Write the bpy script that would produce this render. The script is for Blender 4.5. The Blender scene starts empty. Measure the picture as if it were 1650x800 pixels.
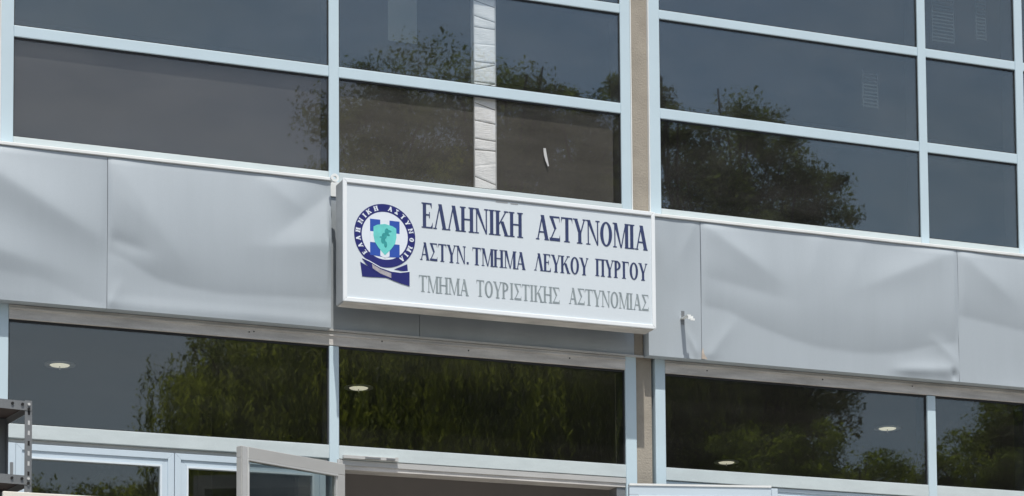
import bpy, bmesh, math, random
import numpy as np
from mathutils import Vector, Matrix
R = math.radians
random.seed(7); rng = np.random.default_rng(7)
S = bpy.context.scene; COL = S.collection

# ---------------------------------------------------------------- camera
cam = bpy.data.cameras.new('camera'); co = bpy.data.objects.new('camera', cam); COL.objects.link(co)
yaw, pitch, roll = 0.3817927, 0.0757147, -0.0074660
fwd = Vector((math.sin(yaw)*math.cos(pitch), math.cos(yaw)*math.cos(pitch), math.sin(pitch)))
rt = Vector((math.cos(yaw), -math.sin(yaw), 0)); up = rt.cross(fwd)
r2 = rt*math.cos(roll)+up*math.sin(roll); u2 = up*math.cos(roll)-rt*math.sin(roll)
M = Matrix((r2, u2, -fwd)).transposed().to_4x4(); M.translation = Vector((0, -14, 1.6))
co.matrix_world = M
cam.sensor_width = 36; cam.lens = 3850/1650*36; cam.shift_x = 0; cam.shift_y = (1161.28-400)/1650
cam.clip_start = .1; cam.clip_end = 2000
S.camera = co

# ---------------------------------------------------------------- light
SUN_EL, SUN_AZ = 65.5, 190.0      # clockwise from +Y: in front of the facade, a little to the left
w = bpy.data.worlds.new('World'); S.world = w; w.use_nodes = True
nt = w.node_tree; bg = nt.nodes['Background']
sky = nt.nodes.new('ShaderNodeTexSky'); sky.sky_type = 'NISHITA'; sky.sun_disc = False
sky.sun_elevation = R(SUN_EL); sky.sun_rotation = R(SUN_AZ); sky.air_density = 1.0; sky.dust_density = 2.2; sky.ozone_density = 1.5
wtc = nt.nodes.new('ShaderNodeTexCoord'); wmp = nt.nodes.new('ShaderNodeMapping'); wmp.inputs['Scale'].default_value = (1, 1, 2.6)
wn = nt.nodes.new('ShaderNodeTexNoise'); wn.inputs['Scale'].default_value = 3.2; wn.inputs['Detail'].default_value = 7; wn.inputs['Roughness'].default_value = .55
wr = nt.nodes.new('ShaderNodeMapRange'); wr.inputs[1].default_value = .36; wr.inputs[2].default_value = .72; wr.inputs[3].default_value = 0; wr.inputs[4].default_value = .42
wm = nt.nodes.new('ShaderNodeMix'); wm.data_type = 'RGBA'; wm.inputs[7].default_value = (4.6, 4.7, 4.6, 1)
nt.links.new(wtc.outputs['Generated'], wmp.inputs[0]); nt.links.new(wmp.outputs[0], wn.inputs['Vector']); nt.links.new(wn.outputs[0], wr.inputs[0])
nt.links.new(wr.outputs[0], wm.inputs[0]); nt.links.new(sky.outputs[0], wm.inputs[6]); nt.links.new(wm.outputs[2], bg.inputs[0]); bg.inputs[1].default_value = 0.125
sl = bpy.data.lights.new('sun', 'SUN'); sl.energy = 4.1; sl.angle = R(.5); sl.color = (1.0, .965, .91)
so = bpy.data.objects.new('sun', sl); COL.objects.link(so)
sd = Vector((math.sin(R(SUN_AZ))*math.cos(R(SUN_EL)), math.cos(R(SUN_AZ))*math.cos(R(SUN_EL)), math.sin(R(SUN_EL))))
so.rotation_euler = sd.to_track_quat('Z', 'Y').to_euler(); so.location = sd*60
S.view_settings.view_transform = 'Standard'; S.view_settings.look = 'None'
S.view_settings.exposure = 0.0; S.view_settings.gamma = 1.0
S.render.engine = 'CYCLES'; S.cycles.transparent_max_bounces = 24; S.cycles.max_bounces = 8

# ---------------------------------------------------------------- materials
def mat(name, col, rough=.6, metal=0, var=.06, scale=3.0, col2=None, bump=0, bscale=40, spec=.5, emit=None, stretch=None, fine=0):
    m = bpy.data.materials.new(name); m.use_nodes = True; n = m.node_tree; b = n.nodes['Principled BSDF']
    b.inputs['Roughness'].default_value = rough; b.inputs['Metallic'].default_value = metal
    b.inputs['Specular IOR Level'].default_value = spec
    tc = n.nodes.new('ShaderNodeTexCoord'); src = tc.outputs['Object']
    if stretch:
        mp = n.nodes.new('ShaderNodeMapping'); mp.inputs['Scale'].default_value = stretch
        n.links.new(src, mp.inputs[0]); src = mp.outputs[0]
    nz = n.nodes.new('ShaderNodeTexNoise'); nz.inputs['Scale'].default_value = scale; nz.inputs['Detail'].default_value = 6
    nz.inputs['Roughness'].default_value = .6
    n.links.new(src, nz.inputs['Vector'])
    rp = n.nodes.new('ShaderNodeValToRGB'); rp.color_ramp.elements[0].position = .3; rp.color_ramp.elements[1].position = .7
    a = [c*(1-var) for c in col]; c2 = col2 or [min(1, c*(1+var)) for c in col]
    rp.color_ramp.elements[0].color = (*a, 1); rp.color_ramp.elements[1].color = (*c2, 1)
    n.links.new(nz.outputs[0], rp.inputs[0]); out = rp.outputs[0]
    if fine:
        n2 = n.nodes.new('ShaderNodeTexNoise'); n2.inputs['Scale'].default_value = 220; n2.inputs['Detail'].default_value = 3
        n.links.new(tc.outputs['Object'], n2.inputs['Vector'])
        mr = n.nodes.new('ShaderNodeMapRange'); mr.inputs[1].default_value = .3; mr.inputs[2].default_value = .7
        mr.inputs[3].default_value = 1-fine; mr.inputs[4].default_value = 1+fine
        n.links.new(n2.outputs[0], mr.inputs[0])
        vm = n.nodes.new('ShaderNodeVectorMath'); vm.operation = 'SCALE'
        n.links.new(out, vm.inputs[0]); n.links.new(mr.outputs[0], vm.inputs['Scale']); out = vm.outputs[0]
    n.links.new(out, b.inputs['Base Color'])
    if bump:
        n3 = n.nodes.new('ShaderNodeTexNoise'); n3.inputs['Scale'].default_value = bscale; n3.inputs['Detail'].default_value = 5
        n.links.new(tc.outputs['Object'], n3.inputs['Vector'])
        bp = n.nodes.new('ShaderNodeBump'); bp.inputs['Strength'].default_value = bump; bp.inputs['Distance'].default_value = .01
        n.links.new(n3.outputs[0], bp.inputs['Height']); n.links.new(bp.outputs[0], b.inputs['Normal'])
    if emit:
        b.inputs['Emission Color'].default_value = (*emit[0], 1); b.inputs['Emission Strength'].default_value = emit[1]
    return m

def glass(name, tint=(.965, .975, .98), refl=(.86, .98, .96), base=.076, wob=.010, dust=.03):
    m = bpy.data.materials.new(name); m.use_nodes = True; n = m.node_tree; n.nodes.clear()
    o = n.nodes.new('ShaderNodeOutputMaterial'); mx = n.nodes.new('ShaderNodeMixShader')
    t = n.nodes.new('ShaderNodeBsdfTransparent'); t.inputs[0].default_value = (*tint, 1)
    g = n.nodes.new('ShaderNodeBsdfGlossy'); g.inputs[0].default_value = (*refl, 1); g.inputs['Roughness'].default_value = .012
    ge = n.nodes.new('ShaderNodeNewGeometry'); dt = n.nodes.new('ShaderNodeVectorMath'); dt.operation = 'DOT_PRODUCT'
    n.links.new(ge.outputs['Normal'], dt.inputs[0]); n.links.new(ge.outputs['Incoming'], dt.inputs[1])
    def mth(op, a=None, v0=None, v1=None):
        q = n.nodes.new('ShaderNodeMath'); q.operation = op
        if a is not None: n.links.new(a, q.inputs[0])
        if v0 is not None: q.inputs[0].default_value = v0
        if v1 is not None: q.inputs[1].default_value = v1
        return q
    ab = mth('ABSOLUTE', dt.outputs['Value']); sb = n.nodes.new('ShaderNodeMath'); sb.operation = 'SUBTRACT'; sb.inputs[0].default_value = 1
    n.links.new(ab.outputs[0], sb.inputs[1]); pw = mth('POWER', sb.outputs[0], v1=5); fr = mth('MULTIPLY', pw.outputs[0], v1=.9)   # Schlick
    ad = n.nodes.new('ShaderNodeMath'); ad.operation = 'ADD'; ad.inputs[1].default_value = base+.03
    tc = n.nodes.new('ShaderNodeTexCoord'); nz = n.nodes.new('ShaderNodeTexNoise'); nz.inputs['Scale'].default_value = 1.1; nz.inputs['Detail'].default_value = 1
    n.links.new(tc.outputs['Object'], nz.inputs['Vector'])
    bp = n.nodes.new('ShaderNodeBump'); bp.inputs['Strength'].default_value = wob; bp.inputs['Distance'].default_value = .1
    n.links.new(nz.outputs[0], bp.inputs['Height']); n.links.new(bp.outputs[0], g.inputs['Normal'])
    n.links.new(fr.outputs[0], ad.inputs[0]); n.links.new(ad.outputs[0], mx.inputs[0])
    n.links.new(t.outputs[0], mx.inputs[1]); n.links.new(g.outputs[0], mx.inputs[2]); df = n.nodes.new('ShaderNodeBsdfDiffuse'); df.inputs[0].default_value = (.62, .60, .56, 1)      # dust film
    mp = n.nodes.new('ShaderNodeMapping'); mp.inputs['Scale'].default_value = (1, 1, 2.2); n.links.new(tc.outputs['Object'], mp.inputs[0])
    d1 = n.nodes.new('ShaderNodeTexNoise'); d1.inputs['Scale'].default_value = 1.7; d1.inputs['Detail'].default_value = 7; d1.inputs['Roughness'].default_value = .62
    n.links.new(mp.outputs[0], d1.inputs['Vector'])
    mr = n.nodes.new('ShaderNodeMapRange'); mr.inputs[1].default_value = .35; mr.inputs[2].default_value = .72; mr.inputs[3].default_value = dust*.25; mr.inputs[4].default_value = dust
    n.links.new(d1.outputs[0], mr.inputs[0]); m2 = n.nodes.new('ShaderNodeMixShader'); n.links.new(mr.outputs[0], m2.inputs[0])
    n.links.new(mx.outputs[0], m2.inputs[1]); n.links.new(df.outputs[0], m2.inputs[2]); n.links.new(m2.outputs[0], o.inputs[0])
    return m

def leafmat(name, c1, c2, scale=1.3):
    m = bpy.data.materials.new(name); m.use_nodes = True; n = m.node_tree; b = n.nodes['Principled BSDF']
    tc = n.nodes.new('ShaderNodeTexCoord'); nz = n.nodes.new('ShaderNodeTexNoise'); nz.inputs['Scale'].default_value = scale; nz.inputs['Detail'].default_value = 4
    n.links.new(tc.outputs['Object'], nz.inputs['Vector'])
    rp = n.nodes.new('ShaderNodeValToRGB'); rp.color_ramp.elements[0].position = .38; rp.color_ramp.elements[1].position = .62
    rp.color_ramp.elements[0].color = (*c1, 1); rp.color_ramp.elements[1].color = (*c2, 1)
    n.links.new(nz.outputs[0], rp.inputs[0]); n.links.new(rp.outputs[0], b.inputs['Base Color']); b.inputs['Roughness'].default_value = .6
    tl = n.nodes.new('ShaderNodeBsdfTranslucent'); n.links.new(rp.outputs[0], tl.inputs[0])
    mx = n.nodes.new('ShaderNodeMixShader'); mx.inputs[0].default_value = .6
    n.links.new(b.outputs[0], mx.inputs[1]); n.links.new(tl.outputs[0], mx.inputs[2]); n.links.new(mx.outputs[0], n.nodes['Material Output'].inputs[0])
    return m

m_frame = mat('frame_paint', (.555, .68, .735), .42, var=.035, scale=2.5, fine=.02)
m_frame_low = mat('frame_paint_weathered', (.565, .635, .64), .5, var=.07, scale=4, fine=.03, stretch=(1, 1, 3))
m_head = mat('shaded_grimy_head_frame', (.60, .58, .545), .65, var=.26, scale=5, stretch=(.6, 1, 4), fine=.06)  # brown-grey base carries the shade under the fascia; the patches are grime
m_door = mat('door_paint', (.58, .68, .75), .35, var=.03, fine=.02)
m_bead = mat('door_bead_paint', (.74, .82, .87), .35, var=.02)
m_alu = mat('bare_aluminium', (.56, .56, .54), .45, metal=.25, var=.06, stretch=(1, 1, 8), fine=.04)
m_fascia = mat('fascia_sheet', (.405, .455, .488), .58, metal=0, var=.022, scale=3, fine=.03, stretch=(3, 1, .35), bump=.04, bscale=160)
m_recess = mat('recess_sheet', (.42, .46, .485), .40, metal=.3, var=.08, scale=3, fine=.03)
m_drip = mat('drip_paint', (.80, .82, .80), .5, var=.05, scale=8)
m_plaster = mat('taupe_plaster', (.345, .31, .255), .9, var=.14, scale=5, bump=.4, bscale=90, fine=.05)
m_rubber = mat('black_gasket', (.02, .021, .023), .6, var=.1)
m_board = mat('brown_board', (.046, .042, .034), .8, var=.22, scale=3.5, stretch=(.6, 1, 4), bump=.2, fine=.05)
m_board2 = mat('grey_board', (.030, .029, .029), .8, var=.12, scale=2, stretch=(.6, 1, 2.5), fine=.04)
m_paper = mat('white_crumpled_sheet', (.90, .90, .88), .6, var=.04, scale=9)
m_crease = mat('grey_crease_shade', (.24, .235, .22), .8)
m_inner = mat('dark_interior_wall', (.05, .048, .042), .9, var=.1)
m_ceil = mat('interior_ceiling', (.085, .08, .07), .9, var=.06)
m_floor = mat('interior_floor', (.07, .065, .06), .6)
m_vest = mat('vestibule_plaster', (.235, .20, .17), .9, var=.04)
m_faint = mat('faint_interior', (.040, .052, .050), .8)
m_lamp = mat('lamp_glow', (.9, .88, .75), .5, emit=((1, .95, .74), .6))
m_lampring = mat('lamp_ring', (.6, .6, .58), .5)
m_face = mat('sign_face', (.69, .755, .79), .35, var=.012, scale=2, spec=.4, fine=.008)
m_sframe = mat('sign_white_frame', (.86, .90, .91), .35, var=.02)
m_sbody = mat('sign_box_metal', (.42, .43, .43), .5, metal=.3, var=.08, scale=6)
m_navy = mat('navy_print', (.032, .048, .13), .5, var=.15, scale=30)
m_grey = mat('grey_print', (.27, .32, .335), .55, var=.12, scale=30)
m_enavy = mat('emblem_navy', (.018, .022, .16), .4, var=.1)
m_eblue = mat('emblem_blue', (.03, .09, .42), .4, var=.08)
m_ewhite = mat('emblem_white', (.78, .84, .90), .4, var=.02)
m_eteal = mat('emblem_turquoise', (.16, .66, .62), .4, var=.1, scale=20)
m_efig = mat('emblem_figure_green', (.04, .33, .33), .4, var=.2, scale=40)
m_etan = mat('emblem_ribbon_grey', (.40, .38, .40), .5, var=.2, scale=60)
m_steel = mat('rack_steel', (.27, .28, .285), .42, metal=.5, var=.1, scale=8, fine=.06)
m_hole = mat('slot_light', (.55, .56, .55), .5)
m_dark = mat('dark_hole', (.012, .012, .012), .8)
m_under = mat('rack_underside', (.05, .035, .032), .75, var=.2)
m_cream = mat('cream_board', (.76, .73, .65), .6, var=.04, fine=.02)
m_rust = mat('rust_stain', (.50, .43, .36), .8, var=.2, scale=25)
m_asph = mat('asphalt', (.055, .055, .057), .9, var=.15, scale=2, bump=.5, bscale=60)
m_pave = mat('terrace_stone', (.36, .34, .31), .85, var=.1, scale=2, bump=.3)
m_bark = mat('bark', (.10, .075, .055), .95, var=.3, scale=5, bump=.8, bscale=12)
m_leaf1 = leafmat('willow_leaves', (.07, .10, .016), (.42, .47, .07))
m_leaf2 = leafmat('broad_leaves', (.06, .085, .020), (.22, .26, .06))
m_leaf3 = leafmat('light_green_leaves', (.07, .11, .012), (.34, .42, .055))
m_glass = glass('window_glass')
m_glass_board = glass('board_window_glass', tint=(.985, .985, .985), refl=(.93, .93, .88), base=.038, wob=.008)
m_glass_door = glass('door_glass', tint=(.62, .65, .64), refl=(.88, .94, .95), base=-.005, wob=.006)
m_glass_low = glass('clear_window_glass', tint=(.95, .96, .95), refl=(.93, .95, .90), base=.052, dust=.010, wob=.006)

# ---------------------------------------------------------------- helpers
def tag(o, label=None, cat=None, group=None, kind=None):
    for k, v in (('label', label), ('category', cat), ('group', group), ('kind', kind)):
        if v: o[k] = v
    return o
def empty(name, loc, label, cat, group=None, rz=0):
    o = bpy.data.objects.new(name, None); COL.objects.link(o); o.location = loc; o.rotation_euler.z = rz
    o.empty_display_size = .2
    return tag(o, label, cat, group)
class MB:
    def __init__(s): s.v = []; s.f = []; s.mi = []
    def quad(s, a, b, c, d, mi=0): s.poly([a, b, c, d], mi)
    def poly(s, ps, mi=0):
        k = len(s.v); s.v += [tuple(p) for p in ps]; s.f.append(tuple(range(k, k+len(ps)))); s.mi.append(mi)
    def box(s, x0, x1, y0, y1, z0, z1, mi=0, T=None):
        k = len(s.v); P = [(x, y, z) for z in (z0, z1) for y in (y0, y1) for x in (x0, x1)]
        if T: P = [tuple(T @ Vector(p)) for p in P]
        s.v += P
        for f in ((0, 2, 3, 1), (4, 5, 7, 6), (0, 1, 5, 4), (2, 6, 7, 3), (0, 4, 6, 2), (1, 3, 7, 5)):
            s.f.append(tuple(k+i for i in f)); s.mi.append(mi)
    def prism(s, pts, y0, y1, mi=0):      # pts: (x,z) outline; y0 front (towards -Y), y1 back
        n = len(pts); k = len(s.v)
        s.v += [(x, y0, z) for x, z in pts]+[(x, y1, z) for x, z in pts]
        s.f.append(tuple(k+i for i in range(n))); s.mi.append(mi)
        s.f.append(tuple(k+n+i for i in reversed(range(n)))); s.mi.append(mi)
        for i in range(n):
            j = (i+1) % n; s.f.append((k+i, k+n+i, k+n+j, k+j)); s.mi.append(mi)
    def ring(s, cx, cz, ro, ri, y0, y1, a0=0, a1=360, n=64, mi=0, sx=1, sxi=None):
        if sxi is None: sxi = sx
        full = abs(a1-a0) >= 360; m = n if full else n+1
        A = [R(a0+(a1-a0)*i/n) for i in range(m)]; k = len(s.v)
        for y in (y0, y1):
            for r, q in ((ro, sx), (ri, sxi)):
                s.v += [(cx+r*q*math.cos(a), y, cz+r*math.sin(a)) for a in A]
        for i in range(n):
            j = (i+1) % m
            o0, o1, i0, i1 = k+i, k+j, k+m+i, k+m+j
            b = 2*m
            for f in ((o0, i0, i1, o1), (o0+b, o1+b, i1+b, i0+b), (o0, o1, o1+b, o0+b), (i0, i0+b, i1+b, i1)):
                s.f.append(f); s.mi.append(mi)
    def tube(s, p, q, r, r2=None, n=8, mi=0):
        p, q = Vector(p), Vector(q); r2 = r if r2 is None else r2
        d = (q-p).normalized(); a = d.orthogonal().normalized(); b = d.cross(a); k = len(s.v)
        for c, rr in ((p, r), (q, r2)):
            for i in range(n):
                t = 2*math.pi*i/n; s.v.append(tuple(c+a*rr*math.cos(t)+b*rr*math.sin(t)))
        for i in range(n):
            j = (i+1) % n; s.f.append((k+i, k+j, k+n+j, k+n+i)); s.mi.append(mi)
        s.f.append(tuple(k+i for i in reversed(range(n)))); s.mi.append(mi)
        s.f.append(tuple(k+n+i for i in range(n))); s.mi.append(mi)
    def build(s, name, mats, parent=None, smooth=False, bevel=0, fix=True):
        me = bpy.data.meshes.new(name); me.from_pydata(s.v, [], s.f)
        mats = mats if isinstance(mats, (list, tuple)) else [mats]
        for m in mats: me.materials.append(m)
        me.polygons.foreach_set('material_index', s.mi)
        if fix:
            bm = bmesh.new(); bm.from_mesh(me); bmesh.ops.recalc_face_normals(bm, faces=bm.faces); bm.to_mesh(me); bm.free()
        if smooth: me.polygons.foreach_set('use_smooth', [True]*len(me.polygons))
        o = bpy.data.objects.new(name, me); COL.objects.link(o)
        if parent is not None: o.parent = parent; o.matrix_parent_inverse = Matrix.Identity(4)
        if bevel:
            b = o.modifiers.new('bevel', 'BEVEL'); b.width = bevel; b.segments = 2; b.limit_method = 'ANGLE'
        return o
def box(name, x0, x1, y0, y1, z0, z1, m, parent=None, bevel=0, mb=None):
    b = MB(); b.box(x0, x1, y0, y1, z0, z1); return b.build(name, m, parent, bevel=bevel)

# ---------------------------------------------------------------- ground
TZ = 2.2
b = MB(); b.quad((-400, -400, 0), (400, -400, 0), (400, 400, 0), (-400, 400, 0)); tag(b.build('ground', m_asph), kind='structure')
b = MB(); b.box(-14, 26, -4.6, 0.6, 0.004, TZ)
for i in range(13): b.box(-14, 26, -4.6-.3*(13-i), -4.6-.3*(12-i)-.001, 0.004, TZ-(13-i)*TZ/14)
tag(b.build('terrace', m_pave, bevel=.01), kind='structure')

# ---------------------------------------------------------------- building
bl = empty('police_building', (0, 0, 0), 'two storey building front with pale blue window frames and dented grey metal fascia', 'building')
GZ0, SILL0, SILL1 = 4.433, 6.095, 6.163
TR = [(6.772, 6.842), (7.450, 7.512), (8.12, 8.185)]; TOP = 8.80
YG = .014          # glass front
def upper_bay(jambs, mulls, sub=None, boards=None, label=None):
    """jambs: (left x0,x1, right x0,x1); mulls: list (x0,x1)"""
    xa0, xa1, xb0, xb1 = jambs
    b = MB()
    b.box(xa0, xa1, 0, .12, SILL0, TOP); b.box(xb0, xb1, 0, .12, SILL0, TOP); b.box(xa1, xb0, .001, .12, TOP-.07, TOP)
    fr = b.build('window_frame', m_frame, bl, bevel=.004)
    if label: fr['label'] = label
    xs = [xa1]+[v for m in mulls for v in m]+[xb0]
    for (x0, x1) in mulls: box('mullion', x0, x1, -.002, .12, SILL0+.002, TOP-.07, m_frame, fr, bevel=.004)
    cells = [(xs[i], xs[i+1]) for i in range(0, len(xs), 2)]
    rows = [SILL1]+[v for t in TR for v in t]+[TOP-.07]
    for ci, (x0, x1) in enumerate(cells):
        # sill with bright drip lip, dusty
        b = MB(); b.box(x0, x1, 0, .12, SILL0, SILL1)
        sl_ = b.build('sill', m_frame_low, fr, bevel=.003)
        for (z0, z1) in TR:
            b = MB(); b.box(x0, x1, .002, .10, z0, z1); b.build('transom', m_frame, fr, bevel=.004)
        for ri in range(0, len(rows), 2):
            z0, z1 = rows[ri], rows[ri+1]
            ta, tb = rng.uniform(-.0011, .0011), rng.uniform(-.0018, .0018); xm, zm = (x0+x1)/2, (z0+z1)/2
            b = MB(); b.box(x0+.001, x1-.001, YG+.0012, YG+.0072, z0+.001, z1-.001)
            b.v = [(x, y+ta*(x-xm)+tb*(z-zm), z) for x, y, z in b.v]; b.build('pane', m_glass_board if boards and (ci, ri//2) in boards else m_glass, fr)
            b = MB()    # black rubber edge round the pane, dark lining over the frame returns
            t = .006
            b.box(x0+.001, x1-.001, YG-.004, YG-.0005, z0+.0005, z0+t); b.box(x0+.001, x1-.001, YG-.004, YG-.0005, z1-t*1.8, z1-.0005)
            b.box(x0+.001, x0+t, YG-.004, YG-.0005, z0+t, z1-t*1.8); b.box(x1-t, x1-.001, YG-.004, YG-.0005, z0+t, z1-t*1.8)
            b.box(x1-.0016, x1-.0003, .0205, .17, z0+.001, z1-.001); b.box(x0+.001, x1-.002, .0205, .125, z1-.0016, z1-.0003)
            b.build('gasket_lining', m_rubber, fr)
            if boards and (ci, ri//2) in boards:
                mm = boards[(ci, ri//2)]
                o = box('backing_board', x0+.01, x1-.04, YG+.0352, YG+.043, z0-.01, z1+.01, mm, fr)
    return fr
m_inframe = mat('inner_mullion_paint', (.05, .052, .055), .6)
frames = []
upper_bay((-1.88+.0, -1.806, 2.17-.0, 2.24), [(0.16, .225)])
f1 = upper_bay((2.377, 2.452, 6.427, 6.498), [(4.416, 4.482)], boards={(0, 0): m_board2, (1, 0): m_board},
          label='upper window with dark boards behind its lowest panes')
f2 = upper_bay((6.635, 6.713, 10.56, 10.63), [(8.701, 8.765), (9.50, 9.565)])
upper_bay((10.77, 10.845, 14.80, 14.87), [(12.80, 12.87)])
# columns between the bays
for x0, x1 in ((-2.02, -1.88), (2.24, 2.377), (6.498, 6.635), (10.63, 10.77), (14.87, 15.01)):
    b = MB(); b.box(x0+.001, x1-.001, .022, .30, TZ, 9.1); b.build('plaster_column', m_plaster, bl)
    b = MB(); b.box(x0+.0005, x0+.007, -.001, .0215, SILL0, TOP); b.box(x1-.007, x1-.0005, -.001, .0215, SILL0, TOP)
    b.build('edge_bead', m_drip, bl)
# parapet, roof, sides
box('parapet', -2.02, 15.01, -.05, .25, TOP+.001+.3, 9.9, m_fascia, bl)
box('roof', -2.02, 15.01, .26, 12, 9.0, 9.3, m_plaster, bl)
b = MB(); b.box(-2.32, -2.021, 0, 12, TZ, 9.6); b.build('side_wall', m_plaster, bl)
b = MB(); b.box(15.011, 15.31, 0, 12, TZ, 9.6); b.build('side_wall', m_plaster, bl)
box('rear_wall', -2.0, 15.0, 11.8, 12, TZ, 8.99, m_plaster, bl)
box('head_beam', -2.01, 15.0, .13, .25, TOP-.06, 9.2, m_plaster, bl)
# interior
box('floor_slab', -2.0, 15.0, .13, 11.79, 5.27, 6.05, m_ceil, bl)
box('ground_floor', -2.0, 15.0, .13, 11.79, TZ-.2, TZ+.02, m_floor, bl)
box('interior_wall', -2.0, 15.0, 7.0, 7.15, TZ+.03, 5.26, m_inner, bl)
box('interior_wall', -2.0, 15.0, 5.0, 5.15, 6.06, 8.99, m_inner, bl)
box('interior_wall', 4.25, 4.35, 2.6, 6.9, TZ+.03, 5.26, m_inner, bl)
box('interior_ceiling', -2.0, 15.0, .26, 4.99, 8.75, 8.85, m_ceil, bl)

# ---------------------------------------------------------------- fascia panels (dented sheet metal)
FZ0, FZ1, FY = 5.147, 6.07, -.09
def sstep(a, b, x):
    t = np.clip((x-a)/(b-a), 0, 1); return t*t*(3-2*t)
def billow(u, v, cu, cv, A, p=.8):
    """sheet bulges above a crease line cv(u); sharp fold on the crease"""
    vc = np.interp(u, cu, cv); s = np.clip((v-vc)/(1-vc), 0, 1)
    return A*4*s*np.power(1-s, p+.3)*1.0*np.clip((1-vc)*1.3, .5, 1.2)
def ridge(u, v, x0, y0, x1, y1, wd, A, asp=1.5):
    dx, dy = (x1-x0)*asp, y1-y0; L = math.hypot(dx, dy)
    px, py = (u-x0)*asp, v-y0; t = np.clip((px*dx+py*dy)/L**2, 0, 1)
    tr_ = (px*dx+py*dy)/L**2; d = np.abs(px*dy-py*dx)/L; q_ = wd/L
    return A*np.exp(-(d/wd)**1.45)*sstep(-q_*1.3, .25, tr_)*sstep(-q_*2.0, .45, 1-tr_)
def lumps(u, v, seed, A):
    r = np.random.default_rng(seed); h = 0*u
    for i in range(9):
        h = h+A*r.uniform(-1, 1)*np.exp(-(((u-r.uniform(0, 1))/r.uniform(.1, .25))**2+((v-r.uniform(.1, .9))/r.uniform(.12, .3))**2))
    return h
def fascia(x0, x1, func, label, nx=110, nz=56, z0=FZ0, z1=FZ1, y=FY, m=m_fascia, side=.085):
    U, V = np.meshgrid(np.linspace(0, 1, nx), np.linspace(0, 1, nz))
    Hh = func(U, V)
    edge = sstep(0, .02, U)*sstep(0, .02, 1-U)*.6+.4
    Hh = Hh*sstep(-.01, .05, V)*sstep(-.01, .04, 1-V)*edge
    X = x0+.0015+(x1-x0-.003)*U; Z = z0+(z1-z0)*V; Y = y-Hh*1.45
    verts = list(zip(X.ravel(), Y.ravel(), Z.ravel())); faces = []
    for j in range(nz-1):
        for i in range(nx-1): k = j*nx+i; faces.append((k, k+1, k+nx+1, k+nx))
    n0 = len(verts)
    loop = [i for i in range(nx)]+[nx-1+nx*j for j in range(1, nz)]+[nx*(nz-1)+i for i in range(nx-2, -1, -1)]+[nx*j for j in range(nz-2, 0, -1)]
    for k in loop:
        vx = verts[k]; verts.append((vx[0], y+side, vx[2]))
    for i in range(len(loop)):
        j = (i+1) % len(loop); faces.append((loop[j], loop[i], n0+i, n0+j))
    me = bpy.data.meshes.new('fascia_panel'); me.from_pydata(verts, [], faces); me.materials.append(m)
    me.polygons.foreach_set('use_smooth', [i < (nx-1)*(nz-1) for i in range(len(faces))])
    try: me.set_sharp_from_angle(angle=R(40))
    except Exception: pass
    o = bpy.data.objects.new('fascia_panel', me); COL.objects.link(o); o.parent = bl
    if label: o['label'] = label
    return o
def fA(u, v):   # left, soft diagonal hollows
    return (ridge(u, v, .55, .95, .98, .45, .14, .020)+ridge(u, v, .4, .45, .8, .25, .16, .018)+ridge(u, v, 0, .8, .5, .62, .15, .016)
            + billow(u, v, [0, .5, .8, 1], [.05, .22, .16, .0], .010)+lumps(u, v, 3, .007))
def fB(u, v):
    c = [0, .02, .07, .13, .22, .34, .51, .69, .97, 1]; cv = [.37, .365, .34, .29, .22, .185, .165, .175, .19, .19]
    h = billow(u, v, c, cv, .020)
    h += ridge(u, v, .0, 1.0, .30, .40, .13, .007)+ridge(u, v, .05, .75, .30, .40, .10, .003)
    h += -ridge(u, v, .02, .46, .16, .40, .055, .006)
    h += ridge(u, v, 1.05, .98, .74, .58, .10, -.009)+ridge(u, v, 1.1, .58, .66, .50, .11, .008)+ridge(u, v, .7, .95, .85, .80, .08, .005)
    h += ridge(u, v, .01, .02, .05, .16, .04, .004)
    h += np.maximum(0, .10-v)*.05+lumps(u, v, 8, .004)
    return h
def fC(u, v): return lumps(u, v, 5, .004)+ridge(u, v, .95, .02, .7, .2, .05, .006)+ridge(u, v, .9, .95, .6, .75, .12, .004)
def fD(u, v):
    c = [0, .03, .10, .18, .27, .35, .44, .58, .66, .73, .80, .88, 1]; cv = [.40, .385, .37, .30, .245, .20, .165, .15, .155, .17, .20, .25, .30]
    s = billow(u, v, c, cv, .019, .9)
    s += ridge(u, v, .0, 1.0, .26, .66, .08, .010)+ridge(u, v, 1.0, 1.0, .62, .64, .10, .010)+ridge(u, v, .45, .98, .40, .62, .07, .004)+ridge(u, v, .62, .98, .56, .62, .07, .004)
    s += -ridge(u, v, .03, .60, .3, .50, .09, .006)
    s += ridge(u, v, .0, -.05, .13, .32, .045, .005)
    s += ridge(u, v, .74, .05, 1.06, .10, .06, .011)+ridge(u, v, .90, .30, 1.02, .10, .05, .007)
    s += -ridge(u, v, .985, .0, .975, .09, .015, .012)+lumps(u, v, 12, .003)+.0009*np.sin(u*61+v*13)*np.exp(-((u-.93)/.06)**2-((v-.12)/.09)**2)
    return s
def fE(u, v):
    s = billow(u, v, [0, .02, .3, .6, 1], [.50, .50, .42, .34, .30], .019)
    s += ridge(u, v, 0, 1, .2, .68, .08, .009)+lumps(u, v, 15, .004)
    return s
fascia(-.9, 1.0, fD, None); fascia(-2.0, -.9, fA, None)
fascia(1.0, 3.0, fA, 'softly hollowed panel left of the first seam')
fascia(3.0, 4.400, fB, 'panel with a curved crease left of the sign')
fascia(6.565, 6.950, fC, 'narrow flat panel right of the sign', nx=50)
fascia(6.950, 8.925, fD, 'long sagging panel with a crumpled lower right corner', nx=150)
fascia(8.925, 10.9, fE, 'sagging panel at the right edge of the view')
fascia(10.9, 13.0, fB, None); fascia(13.0, 15.0, fA, None)
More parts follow.
